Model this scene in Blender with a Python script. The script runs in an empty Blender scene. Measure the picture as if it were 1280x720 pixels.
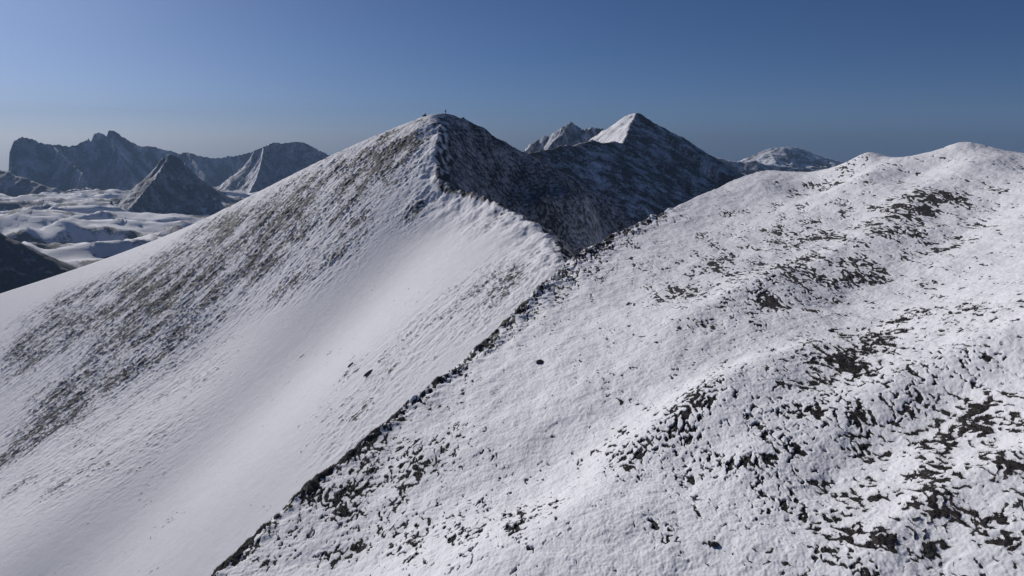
import bpy, bmesh, math, random
import numpy as np
from mathutils import Vector

random.seed(7); rng = np.random.default_rng(7)
scene = bpy.context.scene
COL = scene.collection
R = math.radians

# ------------------------------------------------------------------ survey frame (camera station at the origin, metres)
FPX = 880.0; PITCH = R(12.0); CP, SP = math.cos(PITCH), math.sin(PITCH)
def P(u, v, Y):
    """a surveyed point: bearing (u, v) of the photograph, Y metres ahead."""
    a = (u-640)/FPX; b = (v-360)/FPX
    t = Y/(CP - b*SP)
    return np.array([a*t, Y, t*(-SP - b*CP)])
def PL(*pts): return np.array([P(*p) for p in pts])

# ------------------------------------------------------------------ noise
def _tab(seed):
    r = np.random.default_rng(seed); p = r.permutation(256); p = np.concatenate([p, p, p[:2]])
    a = r.random(256)*2*np.pi
    return p.astype(np.int32), np.cos(a).astype(np.float32), np.sin(a).astype(np.float32)
_T = {}
def perlin(x, y, seed=0):
    if seed not in _T: _T[seed] = _tab(seed+101)
    p, gx, gy = _T[seed]
    xf = np.floor(x); yf = np.floor(y)
    fx = (x-xf).astype(np.float32); fy = (y-yf).astype(np.float32)
    xi = xf.astype(np.int64) & 255; yi = yf.astype(np.int64) & 255
    ux = fx*fx*fx*(fx*(fx*6-15)+10); uy = fy*fy*fy*(fy*(fy*6-15)+10)
    def g(i, j, dx, dy):
        h = p[p[i]+j] & 255
        return gx[h]*dx + gy[h]*dy
    i1 = (xi+1) & 255; j1 = (yi+1) & 255
    a = g(xi, yi, fx, fy); b = g(i1, yi, fx-1, fy); c = g(xi, j1, fx, fy-1); d = g(i1, j1, fx-1, fy-1)
    ab = a+ux*(b-a); cd = c+ux*(d-c)
    return (ab+uy*(cd-ab))*1.5
def fbm(x, y, octv=4, seed=0, gain=.5, lac=2.03):
    o = 0; a = 1; n = 0
    for k in range(octv):
        o = o + a*perlin(x, y, seed+k); n += a*a; a *= gain; x = x*lac+17.3; y = y*lac-9.1
    return o/math.sqrt(n)
def ridged(x, y, octv=4, seed=0, gain=.55, lac=2.1):
    o = 0; a = 1; n = 0
    for k in range(octv):
        o = o + a*(1-2*np.abs(perlin(x, y, seed+k))); n += a; a *= gain; x = x*lac+5.7; y = y*lac+3.3
    return o/n
def sstep(a, b, x):
    t = np.clip((x-a)/(b-a), 0, 1); return t*t*(3-2*t)

# ------------------------------------------------------------------ smooth surfaces through surveyed points
class TPS:
    def __init__(s, pts, lam=.02, sc=100.):
        pts = np.array(pts); s.sc = sc; s.x = pts[:, :2]/sc; n = len(pts)
        K = s._k(s.x, s.x) + lam*np.eye(n)*.05
        Q = np.c_[np.ones(n), s.x]
        A = np.zeros((n+3, n+3)); A[:n, :n] = K; A[:n, n:] = Q; A[n:, :n] = Q.T
        s.w = np.linalg.solve(A, np.r_[pts[:, 2], 0, 0, 0]).astype(np.float64)
    def _k(s, a, b):
        d2 = (a[:, None, 0]-b[None, :, 0])**2 + (a[:, None, 1]-b[None, :, 1])**2
        return .5*d2*np.log(d2+1e-9)
    def __call__(s, x, y):
        shp = np.shape(x); q = np.c_[np.ravel(x), np.ravel(y)]/s.sc; out = np.empty(len(q)); n = len(s.x)
        for i in range(0, len(q), 60000):
            c = q[i:i+60000]; out[i:i+60000] = s._k(c, s.x)@s.w[:n] + s.w[n] + c@s.w[n+1:]
        return out.reshape(shp)
def smin(a, b, k): h = np.clip(.5+.5*(b-a)/k, 0, 1); return b+(a-b)*h - k*h*(1-h)
def offs(pl, d, dist, dz):
    """points of a polyline moved sideways (d: +1 left of travel, -1 right, or a fixed direction)"""
    out = []
    for i, p in enumerate(pl):
        if isinstance(d, (int, float)):
            t = pl[min(i+1, len(pl)-1)] - pl[max(i-1, 0)]; t = t[:2]/np.hypot(*t[:2]); n = np.array([-t[1], t[0]])*d
        else: n = np.array(d)/np.hypot(*d)
        out.append([p[0]+n[0]*dist, p[1]+n[1]*dist, p[2]+dz])
    return np.array(out)

# summit ridge: crest towards the saddle, crest going right, left shoulder
RA = PL((541,141,300),(547,158,288),(545,182,275),(543,205,263),(541,226,252),(572,233,243),(612,249,228),(645,265,214),(672,282,200),(690,300,186),(702,322,170),(712,350,158))
RB = PL((541,141,300),(556,141,302),(575,147,304),(600,158,307),(650,188,313),(710,220,320),(760,250,329),(810,285,337),(880,330,350))
RC = PL((541,141,300),(529,143,301),(520,148,303),(480,164,306),(410,195,316),(330,235,330),(250,275,345),(170,308,360),(80,340,375),(0,366,388),(-150,415,410),(-320,470,435))
A_in = PL((0,720,150),(240,740,128),(-260,780,190),(500,560,133),(250,450,232),(120,520,222))
SA = TPS(np.vstack([RA, RC[1:], A_in, offs(RA, 1, 45, 18), offs(RC, -1, 60, 30)]))
SB = TPS(np.vstack([RA, RB[1:], offs(RA[1:], 1, 40, -31), offs(RA[1:], 1, 80, -60), offs(RB[2:], (.85,-.5), 40, -30), offs(RB[2:], (.85,-.5), 80, -60), offs(RA, -1, 45, 25), offs(RB, (-.85,.5), 45, 25)]))
SC = TPS(np.vstack([RB, RC[1:], offs(RB, (.1,1), 90, -62), offs(RC, (-.1,1), 90, -62), offs(RB, (-.1,-1), 60, 40), offs(RC, (.1,-1), 60, 40)]))
# foreground hill: crest E, face F, back slope G
E = PL((60,880,42),(160,800,50),(250,722,60),(330,652,67),(400,592,75),(500,511,89),(580,447,104),(640,391,121),(700,329,146),(760,292,165),(830,264,182),(900,231,200),(955,211,212),(985,214,214),(1018,219,212),(1045,211,200),(1068,199,190),(1086,194,186),(1104,198,186),(1130,202,184),(1163,192,178),(1190,182,172),(1213,180,169),(1245,185,166),(1285,191,162),(1400,205,155),(1600,215,140))
F_in = PL((640,720,47),(900,720,42),(1280,720,37),(1500,720,33),(400,740,56),(640,560,72),(780,620,57),(900,500,68),(1080,560,55),(1280,500,54),(1500,480,47),(900,360,112),(760,420,98),(1080,400,84),(1280,350,85),(1100,270,138),(960,270,165),(1280,255,122),(1500,330,66),(1018,236,186),(960,232,190),(1085,214,170),(1140,222,164),(1213,203,153),(1285,214,145),(1050,232,176))
low = np.array([[-22,22,-52],[0,18,-46],[20,14,-41],[42,8,-36],[66,30,-24],[95,70,-12],[122,120,1]])
FF = TPS(np.vstack([E, F_in, low, offs(E[:12], 1, 30, 3)]))
E_f = E[:1]
for _a, _b in zip(E[:-1], E[1:]): E_f = np.vstack([E_f, [_a+(_b-_a)*t for t in (.5,1.)]])
for _ in range(2): E_f[1:-1] = .25*E_f[:-2]+.5*E_f[1:-1]+.25*E_f[2:]
def FG(x, y):
    """back slope: falls away from the crest line at 38 degrees"""
    best = np.full(np.shape(x), 1e18); z = np.zeros(np.shape(x)); sg = np.zeros(np.shape(x))
    for a, b in zip(E_f[:-1], E_f[1:]):
        d = b[:2]-a[:2]; t = np.clip(((x-a[0])*d[0]+(y-a[1])*d[1])/(d@d), 0, 1)
        qx = x-a[0]-t*d[0]; qy = y-a[1]-t*d[1]; dd = qx*qx+qy*qy; u = dd < best
        best = np.where(u, dd, best); z = np.where(u, a[2]+t*(b[2]-a[2]), z); sg = np.where(u, np.sign(d[0]*qy-d[1]*qx), sg)
    return z - 1.45*sg*np.sqrt(best)

def dist_line(x, y, ln):
    best = np.full(np.shape(x), 1e9)
    for a, b in zip(ln[:-1], ln[1:]):
        d = b[:2]-a[:2]; t = np.clip(((x-a[0])*d[0]+(y-a[1])*d[1])/(d@d), 0, 1)
        best = np.minimum(best, np.hypot(x-a[0]-t*d[0], y-a[1]-t*d[1]))
    return best

def trough(x, y):
    """shallow gully down the lit face"""
    ln = G_LINE; best = np.full(np.shape(x), 1e9)
    side = np.zeros(np.shape(x))
    for a, b in zip(ln[:-1], ln[1:]):
        d = b-a; L2 = d@d; t = np.clip(((x-a[0])*d[0]+(y-a[1])*d[1])/L2, 0, 1)
        qx = x-a[0]-t*d[0]; qy = y-a[1]-t*d[1]; dd = np.hypot(qx, qy)
        best = np.minimum(best, dd)
    return best
def hillA0(x, y): return SA(x, y)
def cast(fn, u, v, y0=20, y1=600, step=1.0):
    d = P(u, v, 1.0); Y = np.arange(y0, y1, step)
    z = fn(d[0]*Y, Y); below = np.nonzero(z > d[2]*Y)[0]
    if len(below) == 0: return None
    i = below[0]
    a, b = Y[max(i-1, 0)], Y[i]
    for _ in range(12):
        m = .5*(a+b)
        if fn(np.array([d[0]*m]), np.array([m]))[0] > d[2]*m: b = m
        else: a = m
    return np.array([d[0]*b, b, d[2]*b])
G_LINE = np.array([cast(hillA0, *q)[:2] for q in [(515,285),(430,380),(330,480),(210,590),(60,720)]])
def S_base(x, y):
    a = SA(x, y) - 6.0*np.exp(-(trough(x, y)/26.0)**2)
    return smin(smin(a, SB(x, y), 1.6), SC(x, y), 2.0)
KNOBS = [(P(1086,200,187), 1.0, 3.5), (P(1213,184,169), .6, 4.), (P(1196,186,171), .5, 3.)]
F0 = lambda x, y: smin(FF(x, y), FG(x, y), 1.2)
FOLDS = [(np.array([cast(F0, *q) for q in ln]), hh, rr) for ln, hh, rr in [
    ([(1150,350),(1050,400),(900,442),(760,520),(640,600)], -1.2, 7.), ([(1010,430),(880,490),(800,560),(740,640)], 1.0, 4.5),
    ([(1290,405),(1180,450),(1060,520),(940,585)], .4, 3.0), ([(1290,450),(1200,490),(1100,560),(1000,640)], -.45, 3.0),
    ([(1290,560),(1200,600),(1120,660),(1080,716)], .5, 1.8), ([(1160,235),(1080,300),(960,350),(860,400)], .9, 5.0), ([(1240,260),(1130,330),(1040,370)], -1.0, 5.0)]]
def F_base(x, y):
    z = smin(FF(x, y), FG(x, y), 1.2)
    for ln, hh, rr in FOLDS: z = z + hh*np.exp(-(dist_line(x, y, ln)/rr)**2)
    for c, hh, rr in KNOBS: z = z + hh*np.exp(-((x-c[0])**2+(y-c[1])**2)/(rr*rr))
    return z

# ------------------------------------------------------------------ turf / snow cover and fine relief of the two near hills
def blob_sum(x, y, blobs):
    o = np.zeros(np.shape(x))
    for (bx, by, rx, ry, rot, s) in blobs:
        c, sn = math.cos(rot), math.sin(rot); dx = x-bx; dy = y-by
        o += s*np.exp(-((dx*c+dy*sn)/rx)**2 - ((-dx*sn+dy*c)/ry)**2)
    return np.minimum(o, 1.05)
def mkblobs(fn, lst, scale=False):
    out = []
    for (u1, v1, u2, v2, w, s) in lst:        # an elongated patch between two surveyed ends, w metres half-width
        a = cast(fn, u1, v1); b = cast(fn, u2, v2)
        if a is None or b is None: continue
        m = (a+b)/2; d = b-a; L = math.hypot(d[0], d[1])/2
        w = w*min(1.9, max(.75, m[1]/55.)) if scale else w*1.25; s = s if scale else s*.85
        out.append((m[0], m[1], max(L, w), w, math.atan2(d[1], d[0]), s))
    return out
F_BL = mkblobs(F_base, [
 (790,600,870,490,2.2,1),(860,520,905,460,1.8,.7),(760,560,800,590,2.,.5),(920,515,950,540,1.2,1),(950,545,975,560,1.1,1),(985,560,1010,570,1.,.7),(905,600,930,575,1.3,1),(930,585,975,580,.9,.8),
 (1040,430,1090,462,1.4,1),(1085,420,1112,432,1.5,1),(1060,450,1075,500,1.5,.6),(1030,510,1045,520,1.2,1),(1065,512,1085,528,1.2,1),(1000,505,1030,525,1.2,.6),
 (1125,600,1185,580,1.2,1.),(1140,630,1200,590,1.4,.8),(1100,665,1130,690,1.1,1),(1060,660,1085,690,1.1,1),(1010,700,1040,680,1.2,.8),(1150,640,1185,630,.8,.8),(1160,665,1175,690,.8,1),(1190,620,1215,650,1.1,.6),
 (1250,650,1262,700,.9,1),(1212,500,1252,522,.8,1.1),(1200,525,1240,540,.9,.8),(1235,560,1270,600,1.2,.6),(1200,430,1220,434,.7,1.),(1120,530,1130,545,.4,.9),(1090,600,1100,625,.5,.6),
 (870,320,905,335,2.2,.9),(940,370,968,392,2.0,1.),(965,350,1000,355,2.,.7),(985,285,1005,300,2.2,.9),(990,250,1060,205,3.0,.8),(1060,205,1085,200,2.,.6),(1130,245,1135,270,2.5,.9),(1145,275,1190,240,2.5,.9),(1165,250,1195,240,2.,.7),(1100,285,1135,300,2.5,.8),(1050,320,1095,335,2.0,1),(1040,350,1060,340,1.6,.8),(970,330,985,345,2,.7),(1000,315,1010,330,2,.7),(900,285,920,295,2.5,.6),(1160,300,1190,300,2.,.4),
 (525,545,560,575,2.5,.9),(560,525,590,545,2.,.8),(500,580,550,600,2.2,.5),(390,640,420,625,2.,.8),(330,690,360,670,2.5,.7),(280,710,300,690,2.0,.8),(420,700,440,690,2.,.7),(470,640,490,670,2.,.5),(510,650,530,700,1.4,.7),(560,660,600,690,1.5,.5),(640,650,655,700,1.0,1.),(675,620,690,660,1.0,.8),(630,640,640,660,1,.7),(700,640,710,690,.9,.5),(740,570,760,560,1.2,.5),(810,650,840,670,1.,.6),(880,680,892,676,.5,.8),(960,680,975,700,.8,.6),(830,355,850,375,2,.6),(850,380,870,350,2,.6),(890,400,915,410,1.6,.6),(740,465,790,470,1.6,.5),(1125,385,1160,400,1.6,.5),(1200,375,1240,390,1.4,.3),(420,620,450,600,2.,.5),(460,560,500,540,2.5,.5),(1000,470,1040,480,1.2,.5),(1180,540,1200,560,.7,.6),(1060,560,1080,570,.8,.6),(950,620,990,640,.8,.4)], True)
F_REG = mkblobs(F_base, [(860,340,1180,290,24,.9),(1030,400,1260,400,14,.8),(1020,540,1270,560,11,.9),(1040,650,1260,650,7,.9),(780,590,930,520,9,.8),(330,680,560,560,9,.9),(430,700,700,660,7,.7),(650,380,760,320,6,.7),(1000,260,1280,230,22,.6),(940,340,1060,250,20,.6),(860,400,960,330,14,.6),(1060,420,1140,470,9,.6),(900,560,1060,500,8,.6),(1190,470,1280,560,6,.6),(960,240,1080,200,14,.5),(340,660,560,560,9,.5)])
def crest_band(x, y):
    """bare strip along the wind-scoured crest, widest towards the saddle"""
    ln = E[2:11]; d = dist_line(x, y, ln)
    w = 1.3 + 7.*np.exp(-((y-138)/34.)**2)
    sh = FG(x, y) - FF(x, y)
    st = .35*perlin((x*.5+y*.87)/7, (x*.87-y*.5)/.9, 45)
    return np.exp(-(d/w)**2)*(1+st)
FALL = np.array([-.80, -.60])
def hsmall(x, y, s):
    r = np.maximum(np.hypot(x, y), 20)
    y = y*.8
    h = .34*perlin(x/9.1, y/9.1, 1+s) + .17*fbm(x/3.3, y/3.3, 2, 5+s)
    wx = x+.25*perlin(x/1.1, y/1.1, 11+s); wy = y+.25*perlin(x/1.1, y/1.1, 12+s)
    h = h + .068*fbm(wx/1.15, wy/.95, 2, 8+s) + .042*fbm(wx/.42, wy/.38, 2, 14+s) + .026*perlin(x/.19, y/.19, 18+s)
    return h
def F_detail(x, y):
    h = hsmall(x, y, 0) + .8*fbm(x/34, y/36, 2, 3)*sstep(2, 25, dist_line(x, y, E))
    e = .35; sunaway = hsmall(x, y, 0) - hsmall(x-e*.75, y+e*.66, 0)                 # drop on the side turned from the sun; turf mask paints shade there
    bl = blob_sum(x, y, F_BL); cr = crest_band(x, y)
    yq = 75*np.log1p(y/75.)                                                        # drawn out downhill
    wx = x+.45*perlin(x/1.5, yq/1.5, 31)+.18*perlin(x/.42, yq/.42, 33); wy = yq+.45*perlin(x/1.5, yq/1.5, 32)+.18*perlin(x/.42, yq/.42, 34)
    far = sstep(60, 150, np.hypot(x, y))
    n = .62*fbm(wx/.60, wy/.60, 3, 21, .6) + (.35+.3*far)*fbm(wx/2.6, wy/2.6, 2, 27) + .18*perlin(x/.27, yq/.27, 29)
    pat = .26*fbm(x/15, y/18, 3, 41) + .20*fbm(x/5., yq/4., 2, 43)
    reg = blob_sum(x, y, F_REG)
    vein = .32 - 1.7*np.abs(perlin(wx/.8+.3*n, wy/.8, 47)) 
    m = 1.15*n + .9*vein - .83 + .62*bl + .48*reg + pat*.8 - sunaway*2.6*(1-.3*far) + 1.1*cr
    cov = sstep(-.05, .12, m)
    tus = .10*np.clip(m, 0, .8) + .10*cov*perlin(wx/.5, wy/.5, 36) - .09*cov
    return h*(1-.35*cov) + tus + cr*(.5*perlin(x/1.8, y/1.1, 37) + .8*fbm(x/6., y/6., 2, 38)), m
S_BL = mkblobs(S_base, [
 (190,330,300,262,15,.9),(250,330,340,260,16,.8),(330,285,420,215,17,.85),(400,255,500,180,15,.95),(485,215,524,165,6,1.),(515,153,527,149,1.6,1.3),(300,340,420,255,17,.8),(180,385,330,305,20,.7),(380,265,460,225,10,.75),(440,215,500,185,8,.6),
 (90,460,230,380,16,.75),(20,545,140,460,14,.8),(40,440,160,370,16,.7),(0,450,70,400,15,.65),(130,480,260,410,12,.5),(0,600,40,545,9,.5),(50,625,90,600,3,.8),(10,610,50,590,4,.5),(60,520,120,490,6,.7),(60,380,140,350,9,.5),(60,410,420,245,28,.65),(0,640,170,530,18,.5),(110,610,280,490,12,.38),(0,405,200,335,11,.55),(190,345,400,232,9,.5),(0,530,250,425,24,.7),(0,470,70,410,18,.5),(300,300,500,190,22,.5),
 (370,355,450,310,8,.75),(495,272,545,250,5.5,1.),(550,248,590,240,4,.5),(335,370,390,345,6,.6),(500,240,532,195,5,.45),(220,480,290,450,6,.5),(200,500,215,480,3,.45),(410,300,470,270,8,.5),
 (540,400,640,340,15,.52),(420,490,560,420,14,.42),(600,380,680,325,10,.6),(560,300,640,275,6,.45),(380,590,480,510,9,.35),(430,462,435,466,.9,.6),(440,450,444,456,.8,.7),(455,280,470,275,3,.35)])
def rows(x, y, a, b, s):
    """noise drawn out down the face"""
    p = x*FALL[0]+y*FALL[1]; q = -x*FALL[1]+y*FALL[0]
    return perlin(p/a, q/b, s)
def S_small(x, y):
    p = x*FALL[0]+y*FALL[1]; q = -x*FALL[1]+y*FALL[0]
    return .25*perlin(p/14, q/6, 51)+.22*fbm(p/5.5, q/2.3, 2, 53) + .15*fbm(p/1.9, q/.95, 2, 56)
def S_detail(x, y):
    A = SA(x, y); B = SB(x, y); C = SC(x, y)
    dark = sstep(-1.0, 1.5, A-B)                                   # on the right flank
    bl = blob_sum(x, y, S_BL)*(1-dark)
    dR = dist_line(x, y, RA)
    h = S_small(x, y); p = x*FALL[0]+y*FALL[1]; q = -x*FALL[1]+y*FALL[0]
    p = x*FALL[0]+y*FALL[1]; q = -x*FALL[1]+y*FALL[0]
    wx = x+.8*perlin(x/3, y/3, 61); wy = y+.8*perlin(x/3, y/3, 62)
    lum = .85*fbm(wx/1.25, wy/.95, 3, 63, .75) + .4*perlin(p/3.2, q/.9, 65)                            # tussocks
    rough = np.clip(.05 + 1.0*bl + .9*dark, 0, 1.1)
    st = .5*rows(x, y, 13, 2.2, 66)+.5*rows(x, y, 30, 5, 67)
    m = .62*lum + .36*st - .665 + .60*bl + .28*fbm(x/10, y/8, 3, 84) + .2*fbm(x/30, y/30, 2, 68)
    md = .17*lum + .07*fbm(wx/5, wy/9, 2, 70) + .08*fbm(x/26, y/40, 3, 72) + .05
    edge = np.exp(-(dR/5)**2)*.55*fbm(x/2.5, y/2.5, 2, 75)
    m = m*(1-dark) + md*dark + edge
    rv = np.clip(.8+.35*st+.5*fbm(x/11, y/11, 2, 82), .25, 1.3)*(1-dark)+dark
    disp = h*(.10+.75*sstep(.12, .6, rough)) + rough*rv*.5*lum + dark*(.5*fbm(x/6, y/9, 3, 77) + 1.0*ridged(x/24+.4*perlin(x/15, y/15, 86), y/17, 3, 87))
    fade = 1-.85*np.exp(-((x-RA[0][0])**2+(y-302)**2)/60.)
    cor = np.exp(-(dR/9)**2)*(1.5*fbm(x/9, y/9, 4, 79))*fade
    return disp*fade + cor, m
def S_full(x, y): return S_base(x, y) + S_detail(x, y)[0]
def F_full(x, y): return F_base(x, y) + F_detail(x, y)[0]

# ------------------------------------------------------------------ mesh building
def grid_mesh(name, X, Y, Z, cover, keep=None, mat=None, loc=None):
    n, k = X.shape
    idx = np.arange(n*k).reshape(n, k)
    q = np.stack([idx[:-1, :-1], idx[1:, :-1], idx[1:, 1:], idx[:-1, 1:]], -1).reshape(-1, 4)
    if keep is not None:
        kq = keep.ravel()[q].any(1); q = q[kq]
    used = np.zeros(n*k, bool); used[q.ravel()] = True
    remap = np.cumsum(used)-1; q = remap[q]
    co = np.stack([X.ravel(), Y.ravel(), Z.ravel()], -1)[used].astype(np.float32)
    cv = cover.ravel()[used].astype(np.float32)
    o3 = np.array(loc if loc is not None else [co[:, 0].mean(), co[:, 1].mean(), co[:, 2].min()], np.float32)
    co -= o3
    # orientation: make normals point up
    a, b, c = co[q[0, 0]], co[q[0, 1]], co[q[0, 2]]
    if np.cross(b-a, c-a)[2] < 0: q = q[:, ::-1]
    me = bpy.data.meshes.new(name); me.vertices.add(len(co)); me.vertices.foreach_set('co', co.ravel())
    me.loops.add(q.size); me.loops.foreach_set('vertex_index', np.ascontiguousarray(q).ravel().astype(np.int32))
    me.polygons.add(len(q)); me.polygons.foreach_set('loop_start', np.arange(0, q.size, 4, dtype=np.int32))
    me.polygons.foreach_set('loop_total', np.full(len(q), 4, np.int32))
    me.polygons.foreach_set('use_smooth', np.ones(len(q), bool))
    me.update(calc_edges=True)
    at = me.attributes.new('cover', 'FLOAT', 'POINT'); at.data.foreach_set('value', cv)
    if mat: me.materials.append(mat)
    o = bpy.data.objects.new(name, me); o.location = o3.tolist(); COL.objects.link(o)
    return o
def tag(o, label, cat, kind=None, group=None):
    o['label'] = label; o['category'] = cat
    if kind: o['kind'] = kind
    if group: o['group'] = group
    return o

def ground_mat(name, snow=(.80,.80,.828), dark=(.031,.027,.027), dark2=(.054,.045,.040), scale=1.0, mix=.25, soft=.10, bump=.35, bdist=.08, rocky=0.):
    m = bpy.data.materials.new(name); m.use_nodes = True; nt = m.node_tree; N = nt.nodes; L = nt.links; N.clear()
    out = N.new('ShaderNodeOutputMaterial'); bs = N.new('ShaderNodeBsdfPrincipled'); L.new(bs.outputs[0], out.inputs[0])
    at = N.new('ShaderNodeAttribute'); at.attribute_name = 'cover'
    tc = N.new('ShaderNodeTexCoord')
    def noise(sc, det, rough=.6):
        n = N.new('ShaderNodeTexNoise'); n.inputs['Scale'].default_value = sc*scale; n.inputs['Detail'].default_value = det; n.inputs['Roughness'].default_value = rough
        L.new(tc.outputs['Object'], n.inputs['Vector']); return n
    def math_(op, a, b=None, clamp=False):
        n = N.new('ShaderNodeMath'); n.operation = op; n.use_clamp = clamp
        for i, s in enumerate((a, b)):
            if s is None: continue
            if isinstance(s, (int, float)): n.inputs[i].default_value = s
            else: L.new(s, n.inputs[i])
        return n.outputs[0]
    n1 = noise(3.0, 4)
    v = math_('MULTIPLY_ADD', math_('SUBTRACT', n1.outputs[0], .5), mix); N[-1] if False else None
    mul = math_('MULTIPLY', math_('SUBTRACT', n1.outputs[0], .5), mix)
    s = math_('ADD', at.outputs['Fac'], mul)
    fac = math_('ADD', math_('DIVIDE', s, soft), .5, True)
    n2 = noise(1.3, 5); cr = N.new('ShaderNodeMix'); cr.data_type = 'RGBA'
    r2 = N.new('ShaderNodeMapRange'); r2.inputs[1].default_value = .42; r2.inputs[2].default_value = .66; L.new(n2.outputs[0], r2.inputs[0])
    L.new(r2.outputs[0], cr.inputs[0]); cr.inputs[6].default_value = (*dark, 1); cr.inputs[7].default_value = (*dark2, 1)
    n3 = noise(.35, 4); sn = N.new('ShaderNodeMix'); sn.data_type = 'RGBA'
    L.new(n3.outputs[0], sn.inputs[0]); sn.inputs[6].default_value = (*[c*.93 for c in snow], 1); sn.inputs[7].default_value = (*[min(.88, c*1.05) for c in snow], 1)
    mx = N.new('ShaderNodeMix'); mx.data_type = 'RGBA'; L.new(fac, mx.inputs[0]); L.new(sn.outputs[2], mx.inputs[6]); L.new(cr.outputs[2], mx.inputs[7])
    L.new(mx.outputs[2], bs.inputs['Base Color'])
    bs.inputs['Roughness'].default_value = .75; bs.inputs['Specular IOR Level'].default_value = .2
    n4 = noise(7.0, 5, .62); bp = N.new('ShaderNodeBump'); bp.inputs['Strength'].default_value = bump; bp.inputs['Distance'].default_value = bdist
    L.new(n4.outputs[0], bp.inputs['Height']); L.new(bp.outputs[0], bs.inputs['Normal'])
    return m
M_fore = ground_mat('snow_and_turf', mix=.22, soft=.10, scale=1.0, bump=.42, bdist=.05)
M_hill = ground_mat('snow_and_tussock', mix=.4, soft=.26, scale=.8, bump=.6, bdist=.22, dark=(.032,.032,.036), dark2=(.056,.050,.050))
M_far = ground_mat('snow_and_scree', mix=.8, soft=.55, scale=.035, bump=.6, bdist=4.0, dark=(.034,.033,.036), dark2=(.055,.05,.05))

def polar(t0, t1, dt, rs):
    th = np.radians(np.arange(t0, t1, dt)); TH, RR = np.meshgrid(th, rs)
    return np.sin(TH)*RR, np.cos(TH)*RR
def fix_loops(): pass

QUICK = False
# foreground hill
rs = [14.]
while rs[-1] < 270:
    r = rs[-1]; rs.append(r + (.035 + r*.0008 + (r/150.)**2*.10)*(3 if QUICK else 1))
X, Y = polar(-58, 52, .16 if QUICK else .055, np.array(rs))
Zf = F_base(X, Y); Zs = S_base(X, Y); keep = Zf > Zs-2.5
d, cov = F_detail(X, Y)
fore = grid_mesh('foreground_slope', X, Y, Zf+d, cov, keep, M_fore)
tag(fore, 'nearest snowy hillside speckled with dark turf, filling the lower right', 'hillside', 'structure')
print('fore', len(fore.data.vertices))
# summit hill
rs = np.arange(80, 520, .9 if QUICK else .32)
X, Y = polar(-52, 32, .2 if QUICK else .066, rs)
Zs = S_base(X, Y); keep = (Zs > F_base(X, Y)-2.5) & (Zs > -262)
d, cov = S_detail(X, Y)
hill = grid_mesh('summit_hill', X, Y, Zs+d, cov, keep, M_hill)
tag(hill, 'rounded snowy summit with a lit left face and a shaded dark right flank', 'hill', 'structure')
print('hill', len(hill.data.vertices))

# ------------------------------------------------------------------ far mountains: ridge networks
def ridge_field(X, Y, ridges, seed, glen=120., gamp=.35, warp=25., crag=(0., 1.)):
    """highest of all ridge flanks; gullies run straight down each flank"""
    Xw = X + warp*.5*fbm(X/(glen*.9), Y/(glen*.9), 3, seed+50); Yw = Y + warp*.5*fbm(X/(glen*.9), Y/(glen*.9), 3, seed+55)
    Z = np.full(X.shape, -1e9)
    for ri, (pl, sl, sr) in enumerate(ridges):
        s0 = 0.
        dist = np.full(X.shape, 1e9); zz = np.zeros(X.shape); ss = np.zeros(X.shape); side = np.zeros(X.shape)
        first = True
        for a, b in zip(pl[:-1], pl[1:]):
            d = b[:2]-a[:2]; L = math.hypot(*d); t = np.clip(((Xw-a[0])*d[0]+(Yw-a[1])*d[1])/(L*L), 0, 1)
            qx = Xw-a[0]-t*d[0]; qy = Yw-a[1]-t*d[1]; dd = np.hypot(qx, qy)
            z = a[2]+t*(b[2]-a[2]); sd = np.sign(d[0]*qy-d[1]*qx)
            slope = np.where(sd > 0, sl, sr)
            val = z - dd*slope; cur = zz - dist*np.where(side > 0, sl, sr) if not first else np.full(X.shape, -1e9)
            up = val > cur
            dist = np.where(up, dd, dist); zz = np.where(up, z, zz); ss = np.where(up, s0+t*L, ss); side = np.where(up, sd, side)
            s0 += L; first = False
        slope = np.where(side > 0, sl, sr)
        g = ridged(ss/glen + .35*perlin(X/glen, Y/glen, seed+ri), dist/(glen*4.5)+side*7.3, 4, seed+ri*3, .55)
        z = zz - dist*slope*(1-.0*g) + gamp*np.minimum(dist, glen*1.6)*(g-.2)*.9
        z = z + .25*dist*slope*sstep(glen*1.2, glen*4, dist)*.9 - crag[0]*(1-np.exp(-dist/crag[1]))
        Z = np.maximum(Z, z)
    return Z
def mountain(name, label, ridges, x0, x1, y0, y1, res, seed, glen, gamp, snowline=.0, rockbias=0., floor=-262, mat=None, jag=0., kindn='mountain', coverfn=None, detail=1.0, crag=(0., 1.), zfn=None):
    xs = np.arange(x0, x1, res); ys = np.arange(y0, y1, res); X, Y = np.meshgrid(xs, ys)
    Z = ridge_field(X, Y, ridges, seed, glen, gamp, glen*.04, crag)
    if zfn is not None: Z = zfn(X, Y, Z)
    Z = Z + detail*(glen*.03*fbm(X/(glen*.22), Y/(glen*.22), 4, seed+20, .6))
    gy, gx = np.gradient(Z, res); sl = np.hypot(gx, gy)
    nn = .5*fbm(X/(glen*.5), Y/(glen*.5), 4, seed+30, .6)
    cov = (sl-.72)*1.1 + nn*.75 + rockbias
    if coverfn is not None: cov = coverfn(X, Y, Z, cov, gx, gy, nn)
    o = grid_mesh(name, X, Y, Z, cov, Z > floor, mat or M_far)
    tag(o, label, kindn, 'structure'); print(name, len(o.data.vertices)); return o

def jagged(pl, n=6, amp=.006, seed=3):
    r = np.random.default_rng(seed); out = []
    for a, b in zip(pl[:-1], pl[1:]):
        for i in range(n):
            t = i/n; p = a+(b-a)*t
            if i: p = p + np.array([0, 0, r.normal()*amp*np.linalg.norm((b-a)[:2])])
            out.append(p)
    out.append(pl[-1]); return np.array(out)

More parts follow.
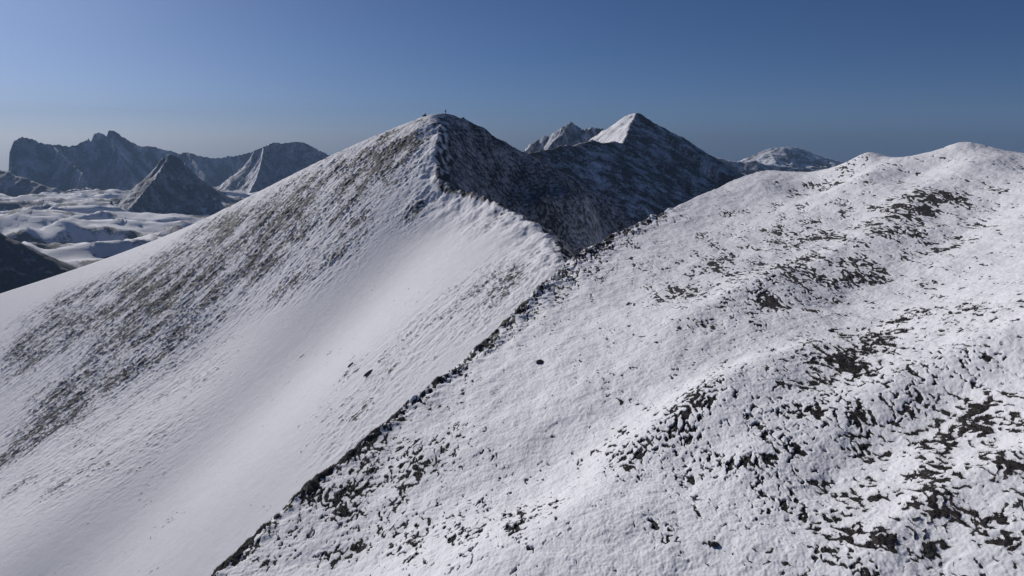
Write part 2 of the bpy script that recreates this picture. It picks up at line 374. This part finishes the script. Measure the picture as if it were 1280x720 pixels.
def cov_shade(dark, var, litv, t0=.25):
    """light painted as cover: dusted rock on shaded flanks, snow on sunlit left flanks"""
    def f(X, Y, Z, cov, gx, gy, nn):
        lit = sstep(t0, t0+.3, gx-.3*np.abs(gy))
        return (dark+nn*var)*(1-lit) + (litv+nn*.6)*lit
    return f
# the dark pyramid behind the summit hill
m1_top = (795,140,800)
m1_right = jagged(PL(m1_top,(812,150,803),(830,160,808),(850,170,814),(870,183,822),(890,196,830),(910,208,842),(935,223,858),(985,250,900),(1060,290,960)), 4, .01, 1)
m1_left = jagged(PL(m1_top,(785,144,808),(775,150,816),(762,158,826),(750,166,838),(730,182,860),(690,215,900)), 4, .015, 2)
m1_spur = jagged(PL(m1_top,(790,152,775),(784,166,745),(779,178,715),(760,178,700),(740,175,688),(715,180,672),(690,185,655),(660,191,640),(610,205,610)), 3, .012, 4)
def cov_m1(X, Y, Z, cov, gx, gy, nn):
    lit = sstep(.25, .5, gx)*sstep(150, 142, X)*sstep(705, 718, Y)   # the one sunlit snow facet, its brightness put into the cover
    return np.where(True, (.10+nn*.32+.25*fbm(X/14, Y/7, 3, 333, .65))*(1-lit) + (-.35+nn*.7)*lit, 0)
M_mid = ground_mat('snow_and_tussock_far', mix=.8, soft=.35, scale=.14, bump=.6, bdist=1.0, dark=(.034,.031,.030), dark2=(.058,.05,.044))
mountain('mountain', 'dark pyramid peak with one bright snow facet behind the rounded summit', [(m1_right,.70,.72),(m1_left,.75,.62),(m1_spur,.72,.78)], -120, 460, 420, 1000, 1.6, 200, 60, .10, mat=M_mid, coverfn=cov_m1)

# rocky snow peaks behind it
m2 = jagged(PL((600,225,1650),(630,203,1600),(655,186,1560),(672,174,1540),(690,166,1520),(703,158,1505),(714,152,1500),(722,157,1505),(730,162,1515),(740,158,1520),(748,160,1530),(775,175,1570),(840,215,1650)), 5, .055, 5)
m2s = jagged(PL((714,152,1500),(705,163,1455),(694,174,1410),(684,186,1370),(670,200,1320)), 3, .03, 6)
m2t = jagged(PL((740,158,1520),(728,168,1480),(715,178,1440),(700,192,1390)), 3, .03, 7)
m2u = jagged(PL((672,174,1540),(664,180,1510),(655,190,1470)), 3, .03, 8)
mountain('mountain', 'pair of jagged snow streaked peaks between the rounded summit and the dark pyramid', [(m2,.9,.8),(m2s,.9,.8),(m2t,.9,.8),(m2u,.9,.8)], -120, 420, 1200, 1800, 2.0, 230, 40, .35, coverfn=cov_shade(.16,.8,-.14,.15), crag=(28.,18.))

# far right snowy dome with a dark rock ridge before it
m3 = jagged(PL((860,225,2650),(905,208,2600),(930,199,2560),(945,193,2530),(958,187,2510),(972,184,2500),(990,183,2500),(1003,186,2505),(1015,191,2515),(1030,196,2530),(1048,201,2550),(1070,207,2580),(1120,222,2650)), 4, .012, 9)
m3s = jagged(PL((962,186,2505),(966,195,2440),(970,205,2370),(975,218,2290)), 3, .02, 10)
m3t = jagged(PL((1030,196,2530),(1036,204,2470),(1045,214,2400)), 3, .02, 11)
m3f = jagged(PL((870,190,1900),(895,197,1890),(912,200,1880),(930,202,1870),(945,200,1865),(955,205,1860),(970,206,1860),(990,209,1860),(1010,210,1860),(1040,213,1870),(1100,225,1900)), 4, .03, 12)
mountain('mountain', 'distant snowy dome rising behind a dark rock rib, right of the dark pyramid', [(m3,.7,.62),(m3s,.6,.6),(m3t,.7,.6),(m3f,.9,.85)], 380, 1500, 1750, 2800, 4.0, 260, 80, .35, rockbias=.06)

# left massif
def recede(pts): return PL(*[(u, v, 2900+max(-60, u-13)*2.3) for u, v in pts])
m4 = jagged(recede([(-180,215),(-60,215),(4,214),(11,206),(13,186),(18,176),(26,171),(36,172),(50,178),(66,181),(72,179),(80,182),(94,182),(108,174),(114,170),(118,166),(126,165),(131,167),(137,161),(147,166),(160,174),(174,182),(190,183),(205,186),(226,192),(234,189),(248,194),(264,197),(292,195),(312,190),(350,183),(420,200),(520,240)]), 4, .02, 13)
m4b = jagged(PL((137,161,3185),(141,178,3120),(146,192,3060),(155,206,2990),(165,220,2920)), 4, .02, 15)
m4c = jagged(PL((66,181,3020),(76,192,2950),(90,204,2880),(104,216,2800)), 4, .02, 16)
m4d = jagged(PL((234,189,3400),(246,204,3300),(258,220,3200)), 4, .02, 17)
def cliff(X, Y, Z):
    """the sheer left end of the massif"""
    c = P(12, 205, 2900); xc = c[0] - .66*(Y-2900) + 10*fbm(Y/40, Y/70, 3, 401)
    return np.where(X < xc+90, np.minimum(Z, c[2]-30 + np.maximum(0, X-xc+4)*5.0 + .4*np.minimum(X-xc, 0)*0), Z)
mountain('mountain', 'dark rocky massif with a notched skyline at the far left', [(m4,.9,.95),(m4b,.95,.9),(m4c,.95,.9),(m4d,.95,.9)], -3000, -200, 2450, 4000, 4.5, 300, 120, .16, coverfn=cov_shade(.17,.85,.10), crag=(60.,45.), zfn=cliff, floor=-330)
m8 = jagged(PL((-260,170,2500),(-120,195,2450),(-40,205,2400),(0,213,2350),(40,226,2300),(80,240,2250),(115,252,2200),(150,266,2150)), 4, .012, 18)
mountain('mountain', 'low dark ridge sloping down to the right below the far left massif', [(m8,.8,.7)], -2700, -900, 1900, 2800, 5.0, 340, 110, .12, coverfn=cov_shade(.25,.6,.15), floor=-330)
# mountain with a sunlit left face
m5 = jagged(PL((270,240,2500),(285,235,2520),(299,228,2560),(308,205,2620),(318,188,2680),(330,182,2700),(340,178,2710),(355,179,2710),(366,177,2710),(380,178,2710),(390,183,2710),(405,190,2720),(440,206,2740),(520,240,2800)), 4, .02, 19)
m5a = jagged(PL((330,182,2700),(328,196,2620),(324,212,2530),(318,228,2440),(310,244,2350)), 4, .02, 20)
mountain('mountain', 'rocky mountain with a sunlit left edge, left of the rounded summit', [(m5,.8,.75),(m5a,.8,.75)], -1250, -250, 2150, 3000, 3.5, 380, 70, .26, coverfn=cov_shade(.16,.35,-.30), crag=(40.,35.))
# dark pyramid in the valley
m6 = jagged(PL((120,262,1850),(158,243,1860),(175,228,1870),(190,212,1880),(200,199,1885),(212,192,1890),(224,197,1885),(240,213,1870),(250,228,1850),(260,241,1830),(272,251,1800),(300,275,1760)), 4, .02, 21)
m6b = jagged(PL((212,192,1890),(203,208,1820),(192,224,1760),(178,242,1690),(166,256,1630),(156,268,1580)), 4, .025, 23)
mountain('mountain', 'dark rocky pyramid standing in the snowy valley at left', [(m6,.85,.85),(m6b,.8,.9)], -1300, -550, 1450, 2100, 2.6, 420, 60, .26, coverfn=cov_shade(.22,.45,-.05), crag=(25.,25.))
# dark hill at the left edge
m7 = jagged(PL((-260,230,720),(-120,258,740),(-40,278,760),(0,291,775),(20,301,780),(38,316,782),(52,334,784),(66,348,786),(90,372,790)), 4, .01, 24)
mountain('mountain', 'dark shaded spur at the left edge above the near snow face', [(m7,.75,.75)], -1000, -350, 560, 980, 2.5, 460, 60, .12, coverfn=cov_shade(.34,.3,.2))

# valley floor: one sheet to the horizon
def axis(lim, near, r0):
    a = [0.]
    while a[-1] < lim: a.append(a[-1] + near + max(0, a[-1]-r0)*.02)
    return a
xs = np.array([-v for v in axis(4400, 9, 2200)][::-1] + axis(4400, 30, 500)[1:]); ys = np.array([-600, -300, 0, 200, 400, 550] + [600+v for v in axis(4200, 9, 1900)])
X, Y = np.meshgrid(xs, ys)
roll = 24*fbm(X/380, Y/230, 3, 81, .45) + 42*ridged(X/330+.5*perlin(X/200, Y/200, 88), Y/170+.3*perlin(X/130, Y/130, 89), 4, 85, .36) + 1.2*fbm(X/30, Y/30, 3, 90)
near_dip = sstep(600, 1000, Y)
Zv = -205 + roll*near_dip - 45*(1-near_dip)
Zv = Zv + 6*sstep(1300, 2200, Y) - 100*sstep(2250, 2750, Y)
cov = -.20 + .75*fbm(X/70, Y/40, 5, 93, .68) + .6*fbm(X/260, Y/140, 2, 97)
M_val = ground_mat('valley_snow', mix=.8, soft=.3, scale=.06, bump=.6, bdist=2.0, dark=(.034,.033,.036), dark2=(.06,.052,.048))
val = grid_mesh('valley_floor', X, Y, Zv, cov, None, M_val)
tag(val, 'rolling snow covered valley floor beyond the left face', 'valley', 'structure')

# ------------------------------------------------------------------ turf blades on the bare patches (foreground)
def blades():
    me_co = []; n_try = 1500000
    r = np.sqrt(rng.random(n_try))*100; th = np.radians(rng.uniform(-40, 42, n_try))
    x = np.sin(th)*r; y = np.cos(th)*r
    k = r > 18; x = x[k]; y = y[k]; r = r[k]
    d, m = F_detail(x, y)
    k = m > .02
    x, y, r, d, m = x[k], y[k], r[k], d[k], m[k]
    sel = rng.permutation(len(x))[:130000]; x, y, r, d, m = x[sel], y[sel], r[sel], d[sel], m[sel]
    z = F_base(x, y)+d
    n = len(x); co = np.zeros((n, 3, 3), np.float32); az = rng.random(n)*2*np.pi; hgt = rng.uniform(.06, .20, n); w = rng.uniform(.007, .016, n)*(.6+r/60.)
    lean = rng.uniform(.4, 1.3, n)*hgt; la = rng.normal(.8, .8, n)
    co[:, 0] = np.c_[x-np.cos(az)*w, y-np.sin(az)*w, z-.02]; co[:, 1] = np.c_[x+np.cos(az)*w, y+np.sin(az)*w, z-.02]
    co[:, 2] = np.c_[x+np.cos(la)*lean, y+np.sin(la)*lean, z+hgt]
    me = bpy.data.meshes.new('dry_grass'); me.vertices.add(n*3); me.vertices.foreach_set('co', co.ravel())
    me.loops.add(n*3); me.loops.foreach_set('vertex_index', np.arange(n*3, dtype=np.int32))
    me.polygons.add(n); me.polygons.foreach_set('loop_start', np.arange(0, n*3, 3, dtype=np.int32)); me.polygons.foreach_set('loop_total', np.full(n, 3, np.int32))
    me.update(calc_edges=True)
    g = bpy.data.materials.new('dry_grass'); g.use_nodes = True; b = g.node_tree.nodes['Principled BSDF']
    tn = g.node_tree.nodes.new('ShaderNodeTexNoise'); tn.inputs['Scale'].default_value = 1.5
    rp = g.node_tree.nodes.new('ShaderNodeValToRGB'); rp.color_ramp.elements[0].color = (.03,.026,.024,1); rp.color_ramp.elements[1].color = (.085,.066,.048,1)
    rp.color_ramp.elements[0].position = .4; rp.color_ramp.elements[1].position = .7
    tc = g.node_tree.nodes.new('ShaderNodeTexCoord'); g.node_tree.links.new(tc.outputs['Object'], tn.inputs['Vector'])
    g.node_tree.links.new(tn.outputs[0], rp.inputs[0]); g.node_tree.links.new(rp.outputs[0], b.inputs['Base Color']); b.inputs['Roughness'].default_value = .9
    me.materials.append(g); o = bpy.data.objects.new('dry_grass', me); COL.objects.link(o)
    tag(o, 'short dark dead grass poking through the snow of the nearest hillside', 'grass', 'stuff'); print('blades', n)
blades()

# ------------------------------------------------------------------ rocks
def rock_mat():
    m = bpy.data.materials.new('dark_rock'); m.use_nodes = True; nt = m.node_tree; b = nt.nodes['Principled BSDF']
    tc = nt.nodes.new('ShaderNodeTexCoord'); tn = nt.nodes.new('ShaderNodeTexNoise'); tn.inputs['Scale'].default_value = 5; tn.inputs['Detail'].default_value = 6
    rp = nt.nodes.new('ShaderNodeValToRGB'); rp.color_ramp.elements[0].color = (.025,.023,.022,1); rp.color_ramp.elements[1].color = (.08,.072,.065,1)
    rp.color_ramp.elements[0].position = .35; rp.color_ramp.elements[1].position = .7
    nt.links.new(tc.outputs['Object'], tn.inputs['Vector']); nt.links.new(tn.outputs[0], rp.inputs[0]); nt.links.new(rp.outputs[0], b.inputs['Base Color'])
    bp = nt.nodes.new('ShaderNodeBump'); bp.inputs['Distance'].default_value = .05; nt.links.new(tn.outputs[0], bp.inputs['Height']); nt.links.new(bp.outputs[0], b.inputs['Normal'])
    b.inputs['Roughness'].default_value = .9; return m
M_rock = rock_mat()
def rock(pos, size, rot, seed, label, squash=.6):
    bm = bmesh.new(); bmesh.ops.create_icosphere(bm, subdivisions=4, radius=1.)
    r = np.random.default_rng(seed); pl = [(r.normal(size=3), r.uniform(.62, .95)) for _ in range(11)]
    for v in bm.verts:
        p = np.array(v.co)
        for n, dd in pl:
            n = n/np.linalg.norm(n); e = p@n-dd
            if e > 0: p = p - n*e*.92
        p *= 1+.05*math.sin(7*p[0]+seed)*math.cos(6*p[1]+2*p[2])
        v.co = p*np.array([size[0], size[1], size[2]])
    me = bpy.data.meshes.new('rock'); bm.to_mesh(me); bm.free(); me.materials.append(M_rock)
    o = bpy.data.objects.new('rock', me); COL.objects.link(o); o.location = (pos[0], pos[1], pos[2]); o.rotation_euler = rot
    return tag(o, label, 'rock')
def on(fn_base, fn_full, u, v):
    p = cast(fn_base, u, v); p[2] = fn_full(np.array([p[0]]), np.array([p[1]]))[0]; return p
p = on(F_base, F_full, 675, 452); rock(p+[0, 0, .12], (.62,.42,.42), (.1, 0, .5), 3, 'lone dark rock on open snow in the middle of the nearest hillside')
p = on(F_base, F_full, 893, 679); rock(p+[0, 0, .05], (.38,.26,.22), (0, .1, .2), 5, 'small dark rock in clean snow near the bottom of the nearest hillside')
p = on(S_base, S_full, 460, 468); rock(p+[0, 0, .25], (1.5,.42,.42), (0, -.5, .64), 8, 'larger long dark rock lying on the smooth lit snow face')
p = on(S_base, S_full, 438, 457); rock(p+[0, 0, .15], (1.1,.28,.3), (0, -.5, .70), 11, 'smaller dark rock just left of the long rock on the lit snow face')
# rock heap on the summit's left end
heap = bpy.data.objects.new('rock_heap', None); COL.objects.link(heap)
hx, hy = P(531, 142, 301)[:2]; hz = S_full(np.array([hx]), np.array([hy]))[0]
heap.location = (hx, hy, hz-.1); tag(heap, 'small snow dusted heap of dark rocks at the left end of the summit', 'rock heap')
for i, (dx, dy, dz, s) in enumerate([(0,0,.35,.75),(-.8,.2,.15,.5),(.6,-.3,.2,.5),(-.1,-.6,.2,.5),(.1,.1,.95,.42)]):
    o = rock((dx, dy, dz), (s, s*.8, s*.7), (0, .2*i, i*1.1), 20+i, 'x'); o.name = 'stone'; o.parent = heap; del o['label']; del o['category']

# ------------------------------------------------------------------ hiker on the summit
def cloth(name, c):
    m = bpy.data.materials.new(name); m.use_nodes = True; b = m.node_tree.nodes['Principled BSDF']; nt = m.node_tree
    tn = nt.nodes.new('ShaderNodeTexNoise'); tn.inputs['Scale'].default_value = 25; mx = nt.nodes.new('ShaderNodeMix'); mx.data_type = 'RGBA'
    mx.inputs[6].default_value = (*[k*.8 for k in c], 1); mx.inputs[7].default_value = (*[k*1.2 for k in c], 1)
    nt.links.new(tn.outputs[0], mx.inputs[0]); nt.links.new(mx.outputs[2], b.inputs['Base Color']); b.inputs['Roughness'].default_value = .85; return m
def skin(name, verts, edges, radii, mat, parent, root=0):
    me = bpy.data.meshes.new(name); me.from_pydata(verts, edges, []); o = bpy.data.objects.new(name, me); COL.objects.link(o); o.parent = parent
    md = o.modifiers.new('skin', 'SKIN')
    for i, rr in enumerate(radii): me.skin_vertices[0].data[i].radius = (rr, rr) if isinstance(rr, float) else rr
    me.skin_vertices[0].data[root].use_root = True
    o.modifiers.new('sub', 'SUBSURF').render_levels = 2; o.modifiers['sub'].levels = 2; me.materials.append(mat); return o
def add_skin_layer(me): pass
hk = bpy.data.objects.new('person', None); COL.objects.link(hk)
px, py = P(557, 142, 302)[:2]; pz = S_full(np.array([px]), np.array([py]))[0]
hk.location = (px, py, pz); hk.rotation_euler = (0, 0, R(15))
tag(hk, 'hiker in dark clothes standing on the right end of the summit', 'person')
def person():
    V = [(0,0,.95),(0,0,1.12),(0,0,1.32),(0,.0,1.46),(0,0,1.54),(0,-.01,1.64),(0,0,1.75),
         (.10,0,.90),(.12,-.02,.50),(.12,.02,.10),(.12,-.12,.05),(-.10,0,.90),(-.13,.02,.50),(-.14,.05,.10),(-.14,-.09,.05),
         (.19,0,1.42),(.27,.02,1.14),(.25,-.10,.92),(.24,-.13,.84),(-.19,0,1.42),(-.27,.02,1.14),(-.25,-.10,.92),(-.24,-.13,.84)]
    Ed = [(0,1),(1,2),(2,3),(3,4),(4,5),(5,6),(0,7),(7,8),(8,9),(9,10),(0,11),(11,12),(12,13),(13,14),(3,15),(15,16),(16,17),(17,18),(3,19),(19,20),(20,21),(21,22)]
    Rr = [(.17,.12),(.16,.12),(.19,.13),(.13,.10),.06,.10,.07,.11,.08,.06,.05,.11,.08,.06,.05,.08,.06,.045,.04,.08,.06,.045,.04]
    return V, Ed, Rr
V, Ed, Rr = person()
def skinned(name, V, Ed, Rr, mat, parent):
    me = bpy.data.meshes.new(name); me.from_pydata(V, Ed, []); me.update()
    o = bpy.data.objects.new(name, me); COL.objects.link(o); o.parent = parent
    o.modifiers.new('skin', 'SKIN')
    if not me.skin_vertices:
        bpy.context.view_layer.objects.active = o; o.select_set(True); bpy.ops.object.modifier_remove(modifier='skin'); bpy.ops.object.modifier_add(type='SKIN')
    for i, rr in enumerate(Rr): me.skin_vertices[0].data[i].radius = (rr, rr) if isinstance(rr, float) else rr
    for i in range(len(V)): me.skin_vertices[0].data[i].use_root = (i == 0)
    s = o.modifiers.new('sub', 'SUBSURF'); s.levels = 2; s.render_levels = 2
    me.materials.append(mat); return o
skinned('body', V, Ed, Rr, cloth('dark_clothes', (.025,.026,.035)), hk)
skinned('backpack', [(0,.17,1.05),(0,.19,1.25),(0,.17,1.45)], [(0,1),(1,2)], [(.14,.09),(.16,.11),(.12,.08)], cloth('pack_cloth', (.05,.03,.03)), hk)

# ------------------------------------------------------------------ air
def haze(density=1.2e-4):
    xs = (-4800, 4800); ys = (-900, 5200); zs = (-420, 200)
    bm = bmesh.new(); bmesh.ops.create_cube(bm, size=1.)
    for v in bm.verts: v.co = Vector((xs[v.co.x > 0], ys[v.co.y > 0], zs[v.co.z > 0]))
    me = bpy.data.meshes.new('haze'); bm.to_mesh(me); bm.free()
    m = bpy.data.materials.new('haze'); m.use_nodes = True; nt = m.node_tree; nt.nodes.clear()
    out = nt.nodes.new('ShaderNodeOutputMaterial'); v = nt.nodes.new('ShaderNodeVolumePrincipled')
    v.inputs['Color'].default_value = (.42,.64,1,1); v.inputs['Density'].default_value = density; v.inputs['Anisotropy'].default_value = 0.
    nt.links.new(v.outputs[0], out.inputs['Volume']); me.materials.append(m)
    o = bpy.data.objects.new('haze', me); COL.objects.link(o); tag(o, 'thin pale blue air over the far valley and mountains', 'haze', 'stuff')
HAZE = 1.05e-4
if HAZE: haze(HAZE)

# ------------------------------------------------------------------ light, sky, camera
SUN_AZ, SUN_EL = -43., 26.5          # degrees right of straight ahead; height
w = bpy.data.worlds.new('World'); scene.world = w; w.use_nodes = True; nt = w.node_tree
bg = nt.nodes['Background']; sky = nt.nodes.new('ShaderNodeTexSky'); sky.sky_type = 'NISHITA'; sky.sun_disc = False
sky.sun_elevation = R(SUN_EL); sky.sun_rotation = R(SUN_AZ); sky.altitude = 200; sky.air_density = .53; sky.dust_density = .9; sky.ozone_density = 10.
nt.links.new(sky.outputs[0], bg.inputs[0]); bg.inputs[1].default_value = .05
sd = bpy.data.lights.new('sun', 'SUN'); sd.energy = 3.85; sd.angle = R(.5); sd.color = (1., .955, .92)
so = bpy.data.objects.new('sun', sd); COL.objects.link(so)
dirv = Vector((math.sin(R(SUN_AZ))*math.cos(R(SUN_EL)), math.cos(R(SUN_AZ))*math.cos(R(SUN_EL)), math.sin(R(SUN_EL))))
so.rotation_euler = dirv.to_track_quat('Z', 'Y').to_euler(); so.location = (-200, 100, 150)
cam = bpy.data.cameras.new('camera'); cam.sensor_width = 36; cam.lens = FPX/1280*36; cam.clip_start = .5; cam.clip_end = 30000
co = bpy.data.objects.new('camera', cam); COL.objects.link(co); co.rotation_euler = (math.pi/2-PITCH, 0, 0); scene.camera = co
scene.render.engine = 'CYCLES'
vs = scene.view_settings; vs.view_transform = 'Standard'; vs.look = 'None'; vs.gamma = 1; vs.use_curve_mapping = False; vs.exposure = -.15
cy = scene.cycles; cy.use_denoising = True; cy.max_bounces = 4; cy.diffuse_bounces = 3; cy.volume_bounces = 0
